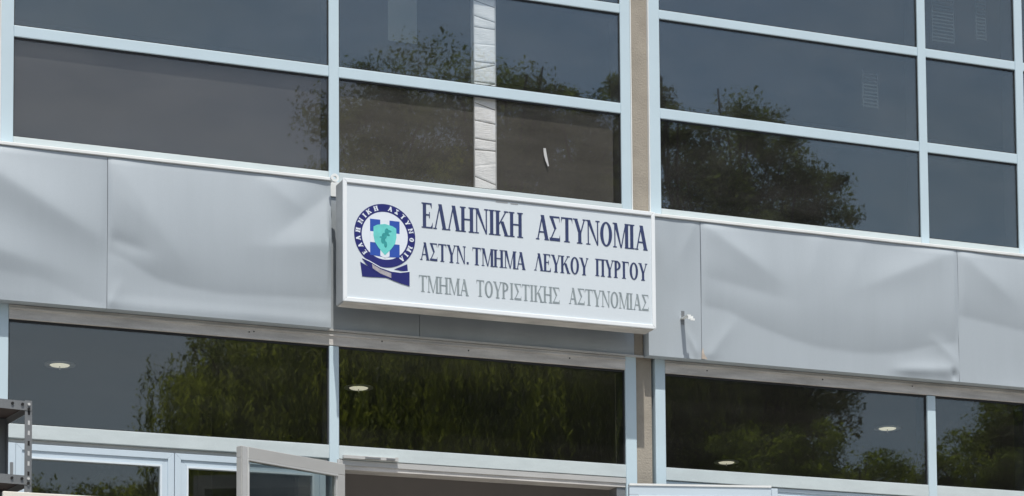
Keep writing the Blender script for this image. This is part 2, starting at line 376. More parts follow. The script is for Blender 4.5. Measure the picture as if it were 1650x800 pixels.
# rusty spot at the seam foot
b = MB(); b.prism([(6.943, 5.150), (6.985, 5.150), (6.962, 5.185), (6.955, 5.225), (6.946, 5.20)], FY-.012, FY-.010)
b.build('rust_patch', m_rust, bl)
# drip flashing along the sill
for x0, x1 in ((-2.0, 4.414), (6.50, 15.0)):
    b = MB(); b.prism([(x0, 6.073), (x1, 6.073), (x1, 6.093), (x0, 6.093)], FY-.012, -.003)
    b.build('drip_flashing', m_drip, bl, bevel=.003)
b = MB(); b.box(4.416, 6.497, -.02, -.002, 6.0, 6.093); b.build('drip_flashing', m_drip, bl)
# recessed panel behind the sign
def fR(u, v): return lumps(u, v, 21, .004)+ridge(u, v, .27, 0, .27, .3, .05, .004)
for i, (x0, x1) in enumerate(((4.402, 5.008), (5.008, 6.498))):
    fascia(x0, x1, (lambda u, v, i=i: lumps(u, v, 21+i, .006)), 'recessed sheet in the shade behind the sign', nx=50, nz=30, z0=5.160, z1=6.0, y=-.010, m=m_recess, side=.010)
box('recess_edge', 6.500, 6.562, -.006, .020, 5.150, 6.06, m_plaster, bl)
b = MB(); b.box(4.4, 6.563, -.022, -.0005, 5.147, 5.158); b.build('bottom_flashing', m_alu, bl)

# ---------------------------------------------------------------- lower windows
def lower_frame(jambs, mulls, label=None, bottom=4.349):
    xa0, xa1, xb0, xb1 = jambs; b = MB()
    b.box(xa0, xa1, 0, .12, TZ+.002, FZ0+.01); b.box(xb0, xb1, 0, .12, TZ+.002, FZ0+.01)
    b.box(xa1, xb0, .03, .12, 5.148, FZ0+.009)
    fr = b.build('window_frame', m_frame, bl, bevel=.004)
    if label: fr['label'] = label
    for x0, x1 in mulls: box('mullion', x0, x1, -.002, .12, 4.30, 5.056, m_frame, fr, bevel=.004)
    h = box('head_frame', xa1, xb0, -.003, .12, 5.060, 5.146, m_head, fr, bevel=.003)
    b = MB(); b.box(xa1, xb0, -.012, -.0035, 5.118, 5.127); b.build('head_lip', m_head, fr)
    xs = [xa1]+[v for m in mulls for v in m]+[xb0]
    for i in range(0, len(xs), 2):
        x0, x1 = xs[i], xs[i+1]
        b = MB(); b.box(x0, x1, .002, .11, 4.349, GZ0); b.build('transom', m_frame_low, fr, bevel=.003)
        b = MB(); b.box(x0+.001, x1-.001, .020, .026, GZ0+.001, 5.059); b.build('pane', m_glass_low, fr)
        b = MB(); b.box(x0+.001, x1-.001, .014, .0195, 5.046, 5.0595); b.box(x0+.001, x1-.001, .014, .0195, GZ0+.0005, GZ0+.006)
        b.box(x0+.001, x0+.007, .014, .0195, GZ0+.006, 5.046); b.box(x1-.010, x1-.001, .014, .0195, GZ0+.006, 5.046)
        b.box(x1-.0016, x1-.0003, .0265, .15, GZ0+.001, 5.058); b.box(x0+.001, x1-.002, .0265, .13, 5.0575, 5.0592)  # dark lining over the frame returns behind the glass
        b.build('gasket_lining', m_rubber, fr)
    return fr
def screws(fr, xs):
    for i, x in enumerate(xs):
        b = MB(); b.tube((x, -.0075, 5.098+(i % 3)*.006), (x, -.0028, 5.098+(i % 3)*.006), .0042, n=8); b.build('screw', m_dark, fr)
lower_frame((-1.88, -1.806, 2.17, 2.24), [(0.16, .225)])
fl = lower_frame((2.34, 2.435, 6.437, 6.515), [(4.416, 4.478)], 'lower window band above the doors')
screws(fl, [3.9, 3.93, 4.76, 5.34, 6.04])
fr_ = lower_frame((6.652, 6.725, 10.56, 10.63), [(8.72, 8.785), (9.52, 9.585)], 'lower window band right of the column')
screws(fr_, [7.03, 7.9, 8.6])
lower_frame((10.77, 10.845, 14.80, 14.87), [(12.80, 12.87)])

# sashes under the transoms
def sash(x0, x1, z0, z1, name='window_sash', T=None, y=0.0, st=.085, m=m_door, glassm=m_glass_low, parent=bl, label=None, bead=m_bead):
    fr = MB(); zi0, zi1, xi0, xi1 = z0+st, z1-st, x0+st, x1-st
    for s_, d0, d1, yy in ((0, 0, st*.45, y), (1, st*.45, st*.86, y+.008)):
        a0, a1, c0, c1 = x0+d0, x1-d0, z0+d0, z1-d0; e = d1-d0; bk = y+.05
        fr.prism([(a0, c1), (a1, c1), (a1-e, c1-e), (a0+e, c1-e)], yy, bk)
        fr.prism([(a0, c0), (a0+e, c0+e), (a1-e, c0+e), (a1, c0)], yy, bk)
        fr.prism([(a0, c0), (a0, c1), (a0+e, c1-e), (a0+e, c0+e)], yy, bk)
        fr.prism([(a1, c0), (a1-e, c0+e), (a1-e, c1-e), (a1, c1)], yy, bk)
    o = fr.build(name, m, parent, bevel=.002)
    if label: o['label'] = label
    b = MB(); d0 = st*.86
    a0, a1, c0, c1, e = x0+d0, x1-d0, z0+d0, z1-d0, st*.14
    b.box(a0, a1, y+.003, y+.045, c1-e, c1); b.box(a0, a1, y+.003, y+.045, c0, c0+e); b.box(a0, a0+e, y+.003, y+.045, c0+e, c1-e); b.box(a1-e, a1, y+.003, y+.045, c0+e, c1-e)
    b.build('bead', bead, o)
    b = MB(); b.box(a0+e, a1-e, y+.026, y+.032, c0+e, c1-e); b.build('pane', glassm, o)
    return o
box('sash_header', 2.437, 4.414, .030, .11, 4.322, 4.347, m_alu, bl)
sash(2.485, 3.438, 3.0, 4.320, y=.012, label='closed sash beside the metal rack')
sash(3.442, 4.395, 3.0, 4.320, y=.012, label='sash partly hidden by the open door')
for x0, x1 in ((2.437, 2.483),): box('sash_jamb', x0, x1, .006, .11, 3.0, 4.320, m_door, bl, bevel=.002)
box('sash_handle', 2.450, 2.466, -.012, .004, 4.13, 4.20, m_steel, bl)
box('lower_wall', 2.437, 4.414, .02, .12, TZ+.003, 2.998, m_plaster, bl)
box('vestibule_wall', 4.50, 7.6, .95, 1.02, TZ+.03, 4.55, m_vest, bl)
# right-hand lower sashes (plain dark glass)
for x0, x1 in ((6.727, 8.718), (8.787, 9.518), (9.587, 10.558)):
    sash(x0+.002, x1-.002, 2.4, 4.345, y=.014, st=.05)
for x0, x1 in ((-1.804, .158), (.227, 2.168), (10.847, 12.798), (12.872, 14.798)):
    sash(x0+.002, x1-.002, 2.4, 4.345, y=.014, st=.07)
box('lower_wall', -1.8, 2.168, .02, .12, TZ+.003, 2.398, m_plaster, bl); box('lower_wall', 6.727, 14.798, .02, .12, TZ+.003, 2.398, m_plaster, bl)
# door opening: lintel + jamb liner
box('door_lintel', 4.480, 6.435, .012, .14, 4.285, 4.347, m_head, bl, bevel=.002)
box('door_lintel_lip', 4.480, 6.435, .004, .0115, 4.312, 4.345, m_alu, bl)
box('door_jamb', 6.375, 6.435, .02, .14, TZ+.003, 4.284, m_steel, bl)
box('door_jamb', 4.435, 4.478, .004, .14, TZ+.003, 4.298, m_frame_low, bl)
b = MB(); b.box(4.50, 4.86, -.022, .0015, 4.352, 4.372); b.box(4.66, 4.72, -.026, -.0225, 4.356, 4.369)
b.box(4.84, 4.86, -.024, -.0225, 4.350, 4.376); o = b.build('door_closer_rail', m_alu, bl, bevel=.002)
b = MB(); b.box(4.64, 4.74, -.030, -.0265, 4.355, 4.366); b.box(4.78, 4.836, -.027, -.0225, 4.355, 4.367); b.build('slot', m_steel, o)
b = MB(); b.tube((4.47, -.02, 4.34), (4.47, -.02, 4.305), .012); b.build('hinge', m_alu, bl)

def door_leaf(hx, hy, ang, width, label, m, z1=4.29, st=.07, th=.045, flip=1, bead=m_alu, gl=m_glass_door):
    """ang: direction of the leaf from its hinge, radians in the XY plane"""
    o = bpy.data.objects.new('door', None)
    b = MB(); z0 = TZ+.02
    b.box(0, width, 0, th, z1-st, z1); b.box(0, width, 0, th, z0, z0+.16)
    b.box(0, st*.8, .0005, th-.0005, z0+.16, z1-st); b.box(width-st*.9, width, .0005, th-.0005, z0+.16, z1-st)
    d = b.build('door', m, bl, bevel=.003); d['label'] = label
    b = MB(); q = .012
    xi0, xi1, zi0, zi1 = st*.8, width-st*.9, z0+.16, z1-st
    b.box(xi0, xi1, -.004*flip if flip > 0 else .006, th*.9, zi1-q, zi1-.0005); b.box(xi0, xi0+q, .004, th*.9, zi0, zi1-q); b.box(xi1-q, xi1, .004, th*.9, zi0, zi1-q)
    b.build('bead', bead, d)
    b = MB(); b.box(xi0+q, xi1-q, th*.5-.003, th*.5+.003, zi0, zi1-q); b.build('pane', gl, d)
    b = MB(); b.box(width-.055, width-.03, -.05, -.03, TZ+.9, TZ+1.2); b.box(width-.05, width-.035, -.03, -.001, TZ+.92, TZ+.94); b.box(width-.05, width-.035, -.03, -.001, TZ+1.16, TZ+1.18)
    b.build('handle', m_steel, d)
    d.location = (hx, hy, 0); d.rotation_euler.z = ang
    return d
m_leafdoor = mat('shaded_door_aluminium', (.46, .46, .44), .5, metal=.1, var=.06, fine=.03, stretch=(1, 1, 3))  # aluminium tone with this leaf's shade mixed in
# left leaf: hinge (4.47,-.13) free end (3.71,-.51)
a = math.atan2(-.51+.14, 3.71-4.468)
dl = door_leaf(3.712, -.512, a+math.pi, .846, 'shaded grey aluminium leaf swung open to the left of the doorway', m_leafdoor)
b = MB(); b.box(.004, .040, -.007, -.001, TZ+.03, 4.285); b.build('edge_strip', m_alu, dl)
b = MB(); b.box(.046, .050, -.006, -.001, TZ+.03, 4.285); b.build('edge_strip', m_drip, dl)
a = math.atan2(-.335+.11, 7.316-6.405)
dr = door_leaf(6.405, -.11, a, .942, 'pale blue aluminium leaf swung open to the right of the doorway', m_door, st=.075, bead=m_bead)
b = MB(); b.box(0, .94, -.006, -.001, 4.276, 4.289); b.build('top_strip', m_drip, dr)
b = MB(); b.box(.944, .985, .004, .04, TZ+.03, 4.272); b.build('edge_strip', m_door, dr, bevel=.002)

# ---------------------------------------------------------------- sign
SY = -.30
sg = empty('sign', (0, 0, 0), 'white rectangular box sign with navy and grey Greek lettering and a round blue emblem', 'sign')
SX0, SX1, SZ0, SZ1 = 4.411, 6.522, 5.268, 6.036
box('sign_box', SX0+.004, SX1-.004, SY+.018, SY+.16, SZ0+.004, SZ1-.004, m_sbody, sg, bevel=.004)
fw = .026
b = MB(); e = .0
b.prism([(SX0, SZ1), (SX1, SZ1), (SX1-fw, SZ1-fw), (SX0+fw, SZ1-fw)], SY, SY+.017)
b.prism([(SX0, SZ0), (SX0+fw, SZ0+fw), (SX1-fw, SZ0+fw), (SX1, SZ0)], SY, SY+.017)
b.prism([(SX0, SZ0), (SX0, SZ1), (SX0+fw, SZ1-fw), (SX0+fw, SZ0+fw)], SY, SY+.017)
b.prism([(SX1, SZ0), (SX1-fw, SZ0+fw), (SX1-fw, SZ1-fw), (SX1, SZ1)], SY, SY+.017)
b.build('sign_frame', m_sframe, sg, bevel=.003)
face = box('sign_face', SX0+fw-.004, SX1-fw+.004, SY+.010, SY+.0175, SZ0+fw-.004, SZ1-fw+.004, m_face, sg)
FYs = SY+.0095
b = MB(); b.box(SX0+.012, SX1-.012, SY+.02, SY+.15, SZ0-.002, SZ0+.003); b.build('under_plate', m_head, sg)
b = MB(); g = .004      # grey strip painted as the shadow gap below the top frame
for q in (b,):
    q.box(SX0+fw+.001, SX1-fw-.001, FYs-.0008, FYs-.0002, SZ1-fw-.010, SZ1-fw-.003)
b.build('face_shadow_line', m_sbody, sg)
for sx in (SX0-.012,):
    b = MB(); b.ring(sx+.005, 6.075, .026, .011, SY+.14, SY+.16, n=20); b.build('mounting_ring', m_drip, sg)
for x in (4.55, 6.38):
    b = MB(); b.box(x, x+.03, SY+.16, -.012, 5.9, 5.94); b.box(x, x+.03, SY+.16, -.012, 5.36, 5.40); b.build('mounting_arm', m_steel, sg)
b = MB(); b.box(5.42, 5.50, FYs-.0012, FYs, 5.990, 5.997); b.box(5.52, 5.57, FYs-.0012, FYs, 5.988, 5.994); b.build('scuff_mark', m_sbody, sg)

# glyphs: strokes as (x,z) polygons in a box of height 1, width w
def G(ch, t=.135, h=.045):
    """returns width, list of polygons, list of rings; t thick, h hairline"""
    P = []; rings = []
    def vert(x, tk=t, sl=1, sr=1, top=True, bot=True, s=.055):
        P.append([(x, 0), (x+tk, 0), (x+tk, 1), (x, 1)])
        for on, z0, z1 in ((bot, 0, h*.8), (top, 1-h*.8, 1)):
            if on: P.append([(x-s*sl, z0), (x+tk+s*sr, z0), (x+tk+s*sr, z1), (x-s*sl, z1)])
    def diag(xa, za, xb, zb, tk): P.append([(xa, za), (xa+tk, za), (xb+tk, zb), (xb, zb)])
    def bar(x0, x1, z, tk=h): P.append([(x0, z), (x1, z), (x1, z+tk), (x0, z+tk)])
    def serif(x, z, wd=.16): P.append([(x-wd/2, z), (x+wd/2, z), (x+wd/2, z+h*.8), (x-wd/2, z+h*.8)])
    if ch == 'Ε':
        w_ = .52; vert(.05, sr=0); bar(.05, .45, 1-h); bar(.05, .48, 0); bar(.15, .36, .5)
        P.append([(.45, 1), (.45, .78), (.42, .86), (.38, 1-h)]); P.append([(.49, .25), (.49, 0), (.40, h), (.45, .12)]); bar(.33, .365, .4, .24)
    elif ch == 'Λ' or ch == 'Α':
        w_ = .62; diag(.44, 0, .235, 1, t*1.05); diag(.07, 0, .27, .93, h); serif(.09, 0); serif(.51, 0, .21)
        if ch == 'Α': bar(.15, .45, .29)
    elif ch == 'Η': w_ = .66; vert(.06); vert(.66-.06-t); bar(.1, .56, .48)
    elif ch == 'Ν':
        w_ = .66; vert(.09, h, s=.07); vert(.53, h, bot=False, s=.07); diag(.06, 1, .50, 0, t*.9)
        P[-1] = [(.05, 1), (.05+t, 1), (.575, 0), (.53, 0)]
    elif ch == 'Ι': w_ = .30; vert(.08)
    elif ch == 'Κ':
        w_ = .66; vert(.06); diag(.50, 1, .17, .45, h); diag(.26, .58, .47, 0, t); serif(.53, 1-h*.8, .2); serif(.55, 0, .22)
    elif ch == 'Σ':
        w_ = .56; bar(.04, .50, 1-h*1.2, h*1.2); bar(.04, .52, 0, h*2.3); P.append([(.04, .98), (.04+t, .98), (.36, .50), (.26, .47)])
        diag(.06, .05, .27, .49, h); P.append([(.47, 1), (.50, 1), (.51, .76), (.485, .84)]); P.append([(.52, .26), (.52, 0), (.47, .05), (.485, .14)])
    elif ch == 'Τ':
        w_ = .58; vert(.22, top=False); bar(.03, .55, 1-h*1.1, h*1.1); P.append([(.03, 1), (.10, 1), (.05, .86), (.03, .76)]); P.append([(.55, 1), (.48, 1), (.53, .86), (.55, .76)])
    elif ch == 'Υ':
        w_ = .62; P.append([(.25, 0), (.25+t, 0), (.25+t, .45), (.25, .45)]); P.append([(.06, 1), (.06+t, 1), (.25+t, .44), (.25, .44)])
        diag(.52, 1, .34, .42, h); serif(.12, 1-h*.8, .22); serif(.54, 1-h*.8, .15); serif(.317, 0, .25)
    elif ch == 'Ο': w_ = .62; rings.append((.31, .5, .5, .28))
    elif ch == 'Μ':
        w_ = .78; vert(.09, h, s=.06); P.append([(.07, 1), (.07+t, 1), (.43, .0), (.38, .0)]); diag(.39, .0, .61, 1, h*.9); vert(.60, sl=.3); serif(.1, 1-h*.8, .16)
    elif ch == 'Π': w_ = .64; vert(.06); vert(.64-.06-t); bar(.06, .58, 1-h*1.2, h*1.2)
    elif ch == 'Ρ': w_ = .56; vert(.06); rings.append(('P', .16, .73, .27, .30))
    elif ch == 'Γ': w_ = .50; vert(.06, sr=1); bar(.06, .46, 1-h*1.1, h*1.1); P.append([(.46, 1), (.39, 1), (.44, .88), (.46, .74)])
    elif ch == '.': w_ = .24; P.append([(.06, 0), (.19, 0), (.19, .13), (.06, .13)])
    else: w_ = .35
    return w_, P, rings
def draw(b, ch, T, y, th, t=.135, h=.045):
    w_, P, rg = G(ch, t, h); n = 0
    for p in P:
        n += 1; q = [T(*c) for c in p]
        b.prism(q, y-th-n*.00012, y)
    for r_ in rg:
        N = 20
        if r_[0] == 'P':
            _, x0, zc, rz, rx = r_; A = [R(90-180*i/N) for i in range(N+1)]
            out = [(x0+rx*math.cos(a_), zc+rz*math.sin(a_)) for a_ in A]; inn = [(x0+(rx-t*.95)*math.cos(a_), zc+(rz-h*1.1)*math.sin(a_)) for a_ in A]
        else:
            xc, zc, rz, rx = r_; A = [2*math.pi*i/28 for i in range(29)]
            out = [(xc+rx*math.cos(a_), zc+rz*math.sin(a_)) for a_ in A]; inn = [(xc+(rx-t*.98)*math.cos(a_), zc+(rz-h*1.1)*math.sin(a_)) for a_ in A]
        for i in range(len(A)-1):
            b.prism([T(*out[i]), T(*out[i+1]), T(*inn[i+1]), T(*inn[i])], y-th-.0012, y)
    return w_
def word(txt, x0, x1, z0, hgt, m, t=.135, h=.045, hgt1=None, z1=None):
    W = sum(G(c)[0]*.98 for c in txt); s = (x1-x0)/W; b = MB(); x = 0
    for c in txt:
        ox = x0+x*s
        draw(b, c, lambda u, v, ox=ox: (ox+u*s, z0+v*hgt), FYs, .0008, t, h); x += G(c)[0]*.98
    return b.build('lettering', m, sg, fix=True)
for txt, x0, x1, z0, hg, m, t, h in (
    ('ΕΛΛΗΝΙΚΗ', 4.925, 5.602, 5.777, .160, m_navy, .150, .055), ('ΑΣΤΥΝΟΜΙΑ', 5.690, 6.470, 5.779, .160, m_navy, .150, .055),
    ('ΑΣΤΥΝ.', 4.912, 5.240, 5.573, .112, m_navy, .15, .055), ('ΤΜΗΜΑ', 5.258, 5.618, 5.573, .112, m_navy, .15, .055),
    ('ΛΕΥΚΟΥ', 5.677, 6.052, 5.577, .112, m_navy, .15, .055), ('ΠΥΡΓΟΥ', 6.100, 6.466, 5.580, .112, m_navy, .15, .055),
    ('ΤΜΗΜΑ', 4.902, 5.234, 5.372, .104, m_grey, .13, .05), ('ΤΟΥΡΙΣΤΙΚΗΣ', 5.284, 5.853, 5.376, .104, m_grey, .13, .05), ('ΑΣΤΥΝΟΜΙΑΣ', 5.914, 6.475, 5.384, .104, m_grey, .13, .05)):
    o = word(txt, x0, x1, z0, hg, m, t, h); o['label'] = ('grey' if m is m_grey else 'navy')+' word '+txt.strip('.')

# round emblem
EX, EZ = 4.683, 5.701
eb = MB(); eb.ring(EX, EZ, .199, .150, FYs-.0012, FYs, n=80)
em = eb.build('emblem', m_enavy, sg); em['label'] = 'round navy emblem with turquoise shield and ribbon'
def esub(name, mb, m): return mb.build(name, m, em)
b = MB(); b.ring(EX, EZ, .150, .0005, FYs-.0006, FYs-.0001, n=60); esub('emblem_field', b, m_ewhite)
b = MB(); b.prism([(EX-.096, EZ+.098), (EX+.096, EZ+.098), (EX+.096, EZ-.128), (EX+.012, EZ-.134), (EX, EZ-.142), (EX-.012, EZ-.134), (EX-.096, EZ-.128)], FYs-.0014, FYs-.0007); esub('emblem_square', b, m_eblue)
b = MB(); b.prism([(EX-.030, EZ+.1), (EX+.030, EZ+.1), (EX+.030, EZ-.128), (EX, EZ-.140), (EX-.030, EZ-.128)], FYs-.0020, FYs-.0015)
b.box(EX-.096, EX-.0305, FYs-.0020, FYs-.0015, EZ-.048, EZ+.020); b.box(EX+.0305, EX+.096, FYs-.0020, FYs-.0015, EZ-.048, EZ+.020); esub('emblem_cross', b, m_ewhite)
shp = [(-.074, .055), (-.05, .068), (-.02, .074), (0, .078), (.02, .074), (.05, .068), (.074, .055), (.075, .0), (.066, -.04), (.042, -.075), (.018, -.10), (0, -.118), (-.018, -.10), (-.042, -.075), (-.066, -.04), (-.075, 0)]
b = MB(); b.prism([(EX+x, EZ+z-.004) for x, z in shp], FYs-.0028, FYs-.0021); esub('emblem_shield', b, m_eteal)
b = MB()
for (cx, cz, rx, rz) in ((.012, .025, .014, .022), (.022, .03, .022, .008), (-.004, -.002, .016, .020), (-.012, -.03, .014, .022), (.004, -.055, .010, .020), (-.02, -.012, .016, .006), (.02, .006, .012, .006)):
    A = [2*math.pi*i/10 for i in range(10)]; b.prism([(EX+cx+rx*math.cos(q), EZ+cz+rz*math.sin(q)) for q in A], FYs-.0033-abs(cx)*.01, FYs-.0029)
esub('emblem_figure', b, m_efig)
b = MB(); txt = 'ΕΛΛΗΝΙΚΗ ΑΣΤΥΝΟΜΙΑ'; n = len(txt); adv = [1.25 if c in 'ΗΝΜΟ' else (.7 if c == 'Ι' else (1.0 if c != ' ' else .9)) for c in txt]
tot = sum(adv); pos = 0
for c, ad_ in zip(txt, adv):
    ang = 221-(221+50)*((pos+ad_/2-adv[0]/2)/(tot-adv[0]/2-adv[-1]/2)); pos += ad_
    if c == ' ': continue
    wc = G(c)[0]; ca, sa = math.cos(R(ang)), math.sin(R(ang)); hh = .030
    def T(u, v, ca=ca, sa=sa, wc=wc, hh=hh):
        lx = (u-wc/2)*hh*1.5; lr = .1600+v*hh
        return (EX+lr*ca+lx*sa, EZ+lr*sa-lx*ca)
    draw(b, c, T, FYs-.0013, .0006, t=.2, h=.14)
tag(esub('emblem_lettering', b, m_ewhite), kind='stuff')
b = MB()   # ribbon
b.prism([(EX-.160, EZ-.178), (EX-.06, EZ-.225), (EX+.03, EZ-.262), (EX-.10, EZ-.268), (EX-.148, EZ-.268)], FYs-.0018, FYs-.0010)
b.prism([(EX+.06, EZ-.205), (EX+.145, EZ-.165), (EX+.150, EZ-.215)], FYs-.0018, FYs-.0010)
top = [(-.148, -.155), (-.10, -.172), (-.03, -.205), (.04, -.222), (.10, -.224), (.160, -.212)]; bot = [(.160, -.302), (.10, -.290), (.04, -.272), (-.03, -.250), (-.09, -.218), (-.125, -.185)]
b.prism([(EX+x, EZ+z) for x, z in top+bot], FYs-.0026, FYs-.0019); esub('emblem_ribbon', b, m_enavy)
b = MB(); b.prism([(EX+x, EZ+z) for x, z in ((-.085, -.185), (-.03, -.212), (.04, -.232), (.04, -.262), (-.03, -.240), (-.080, -.212))], FYs-.0032, FYs-.0027)
esub('ribbon_strip', b, m_etan)
b = MB()
for tt in (top, ):
    for (xa, za), (xb, zb) in zip(tt, tt[1:]): b.prism([(EX+xa, EZ+za+.006), (EX+xb, EZ+zb+.006), (EX+xb, EZ+zb), (EX+xa, EZ+za)], FYs-.0036, FYs-.0020)
esub('ribbon_edge', b, m_ewhite)

# ---------------------------------------------------------------- wall bracket on the fascia
wb = empty('wall_bracket', (6.815, FY, 5.40), 'small pale metal bracket sticking out of the narrow grey panel right of the sign', 'bracket')
b = MB(); b.box(-.020, .008, -.105, .0, .004, .012); b.box(-.014, .024, -.105, -.098, -.018, .004); b.build('arm', m_drip, wb)
b = MB(); b.box(-.012, .010, -.004, -.0005, -.03, .06); b.build('back_plate', m_steel, wb)
b = MB(); b.box(.0, .032, -.112, -.1055, -.026, -.012); b.build('hook', m_drip, wb)

# ---------------------------------------------------------------- things behind the glass
pc = empty('wrapped_post', (5.402, YG+.014, 6.10), 'slim post wrapped in white crinkled paper behind the upper window', 'post')
b = MB(); nzc = 700; zz = np.linspace(.0, 2.62, nzc); r = np.random.default_rng(4)
fold = np.zeros((nzc, 9)); us = np.linspace(0, 1, 9)
lines = []
z_ = .03
while z_ < 2.6:
    lines.append((z_, r.uniform(-.05, .05), r.uniform(.45, 1))); z_ += r.uniform(.035, .12)
for zc, sl_, am in lines:
    for j in range(9):
        fold[:, j] += am*.0035*np.exp(-((zz-(zc+sl_*us[j]))/.0065)**2)
fold += .0015*np.sin(zz[:, None]*37+us[None, :]*5)*np.cos(zz[:, None]*11)+r.uniform(0, .0012, fold.shape)
X0, X1 = .006, .148
for i in range(nzc):
    for j in range(9): b.v.append((X0+(X1-X0)*us[j], .006+fold[i, j], zz[i]))
for i in range(nzc-1):
    for j in range(8): k = i*9+j; b.f.append((k, k+1, k+10, k+9)); b.mi.append(0)
for i in range(nzc-1):      # sides
    pass
o = b.build('paper_wrap', m_paper, pc, fix=False)
b = MB(); b.box(0, .154, .020, .055, 0, 2.62); b.box(0, .005, .003, .0195, 0, 2.62); b.box(.149, .154, .003, .0195, 0, 2.62); b.build('post_core', m_alu, pc)
b = MB()
for zc, sl_, am in lines[::1]:
    if am < .6: continue
    for j in range(8):
        pts = []
        for jj in (j, j+1):
            zl = zc+sl_*us[jj]; pts.append((X0+(X1-X0)*us[jj], .0045+np.interp(zl, zz, fold[:, jj]), zl))
        (xa, ya, za), (xb, yb, zb) = pts; hh = .0016+.0012*am
        b.quad((xa, ya, za-hh), (xb, yb, zb-hh), (xb, yb, zb+hh), (xa, ya, za+hh))
tag(b.build('crease_shade', m_crease, pc), kind='stuff')  # dark strips painting the shade in the paper's creases
st = MB(); st.prism([(5.884, 6.485), (5.900, 6.487), (5.908, 6.44), (5.922, 6.372), (5.915, 6.368), (5.900, 6.40), (5.888, 6.44)], YG+.018, YG+.0205)  # small white streak just behind the pane
tag(st.build('white_streak', m_paper), 'small white streak inside the dark lower pane right of the wrapped post', 'mark')
tag(box('paper_sheet', 4.911, 5.11, .30, .302, 7.17, 7.62, m_faint), 'faint pale green sheet hanging inside the upper pane left of the wrapped post', 'paper sheet')
def slats(x0, x1, z0, z1, lab):  # faint slats drawn for the hatched patches in these panes
    t = empty('slat_patch', (x0, .35, z0), lab, 'blind', 'slatted patches behind the upper right windows')
    n = int((z1-z0)/.026)
    for i in range(n):
        b = MB(); b.box(0, x1-x0, 0, .012, i*.026+.004, i*.026+.015); b.build('slat', m_faint, t)
    b = MB(); b.box(-.008, 0, 0, .012, 0, z1-z0); b.box(x1-x0, x1-x0+.008, 0, .012, 0, z1-z0); b.build('slat_frame', m_faint, t)
slats(9.05, 9.22, 7.72, 8.3, 'left faint slatted patch behind the top right corner pane')
slats(9.42, 9.49, 7.78, 8.3, 'right faint slatted patch behind the top right corner pane, by the frame')
slats(8.47, 8.58, 7.17, 7.44, 'small faint slatted patch behind the pane left of the right upper mullion')

def ceiling_lamp(x, y, lab):
    t = empty('ceiling_lamp', (x, y, 5.265), lab, 'ceiling lamp', 'round ceiling lamps on the ground floor')
    b = MB(); b.tube((0, 0, -.010), (0, 0, 0), .060, .068, n=24); b.build('diffuser', m_lamp, t, smooth=False)
    b = MB(); b.ring(0, 0, .105, .069, -.006, 0, n=28); o = b.build('lamp_ring', m_lampring, t); o.rotation_euler.x = R(90)
    b = MB(); b.tube((0, 0, -.035), (0, 0, -.011), .004, n=8); b.build('finial', m_lampring, t)
ceiling_lamp(3.13, 2.0, 'round lit ceiling lamp behind the lower left window')
ceiling_lamp(5.265, 2.0, 'round lit ceiling lamp seen just under the left end of the sign')
ceiling_lamp(9.60, 2.0, 'round lit ceiling lamp at the right end of the right lower window, the higher one')
ceiling_lamp(9.07, 3.72, 'round lit ceiling lamp low in the right lower window, farther inside')

# ---------------------------------------------------------------- metal rack, left
rk = empty('metal_rack', (2.117, -2.5, TZ), 'grey slotted steel shelf rack standing in front of the left window', 'rack', rz=R(8))
def rack_post(x, y, sx, sy):
    b = MB(); w_ = .036; H = 1.845
    b.box(x, x-sx*w_, y, y+sy*.003, 0, H); b.box(x, x-sx*.003, y+sy*.0032, y+sy*w_, 0, H)
    o = b.build('post', m_steel, rk)
    if x > -.2:
        for i in range(36):
            z = H-.06-i*.05
            s_ = MB(); xx = x-sx*w_*.45
            s_.box(xx-.005, xx+.005, y-.0012, y-.0002, z-.011, z+.011); s_.build('slot', m_hole if i % 3 else m_dark, o)
    return o
rack_post(0, 0, 1, 1); rack_post(-.95, 0, -1, 1); rack_post(0, .40, 1, -1); rack_post(-.95, .40, -1, -1)
for k, z in enumerate((1.795, 1.43, 1.06, .68, .30)):
    b = MB()
    b.box(-.947, -.003, -.0025, -.0005, z-.0, z+.045); b.box(-.947, -.003, .4005, .4025, z, z+.045)
    b.box(-.0028, -.0010, .004, .396, z, z+.045); b.box(-.949, -.9472, .004, .396, z, z+.045)
    b.box(-.945, -.004, .001, .399, z+.036, z+.039)
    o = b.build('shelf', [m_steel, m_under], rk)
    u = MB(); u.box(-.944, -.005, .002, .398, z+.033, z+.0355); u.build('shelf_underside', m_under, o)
    for (xx, zz_) in ((-.018, z+.030), (-.018, z+.008), (-.05, z+.028), (-.10, z+.028)):
        u = MB(); u.tube((xx, -.009, zz_), (xx, -.0028, zz_), .007, n=8); u.build('bolt', m_hole if xx > -.02 and zz_ > z+.02 else m_dark, o)
cb = empty('board', (1.911, -2.9, TZ), 'cream board standing in front of the metal rack, only its top edge in view', 'board')
b = MB(); b.box(0, 1.5, 0, .03, .3, 1.325); b.build('panel', m_cream, cb, bevel=.003)
b = MB(); b.box(.05, .09, -.01, .04, 0, .299); b.box(1.4, 1.44, -.01, .04, 0, .299); b.build('leg', m_steel, cb)

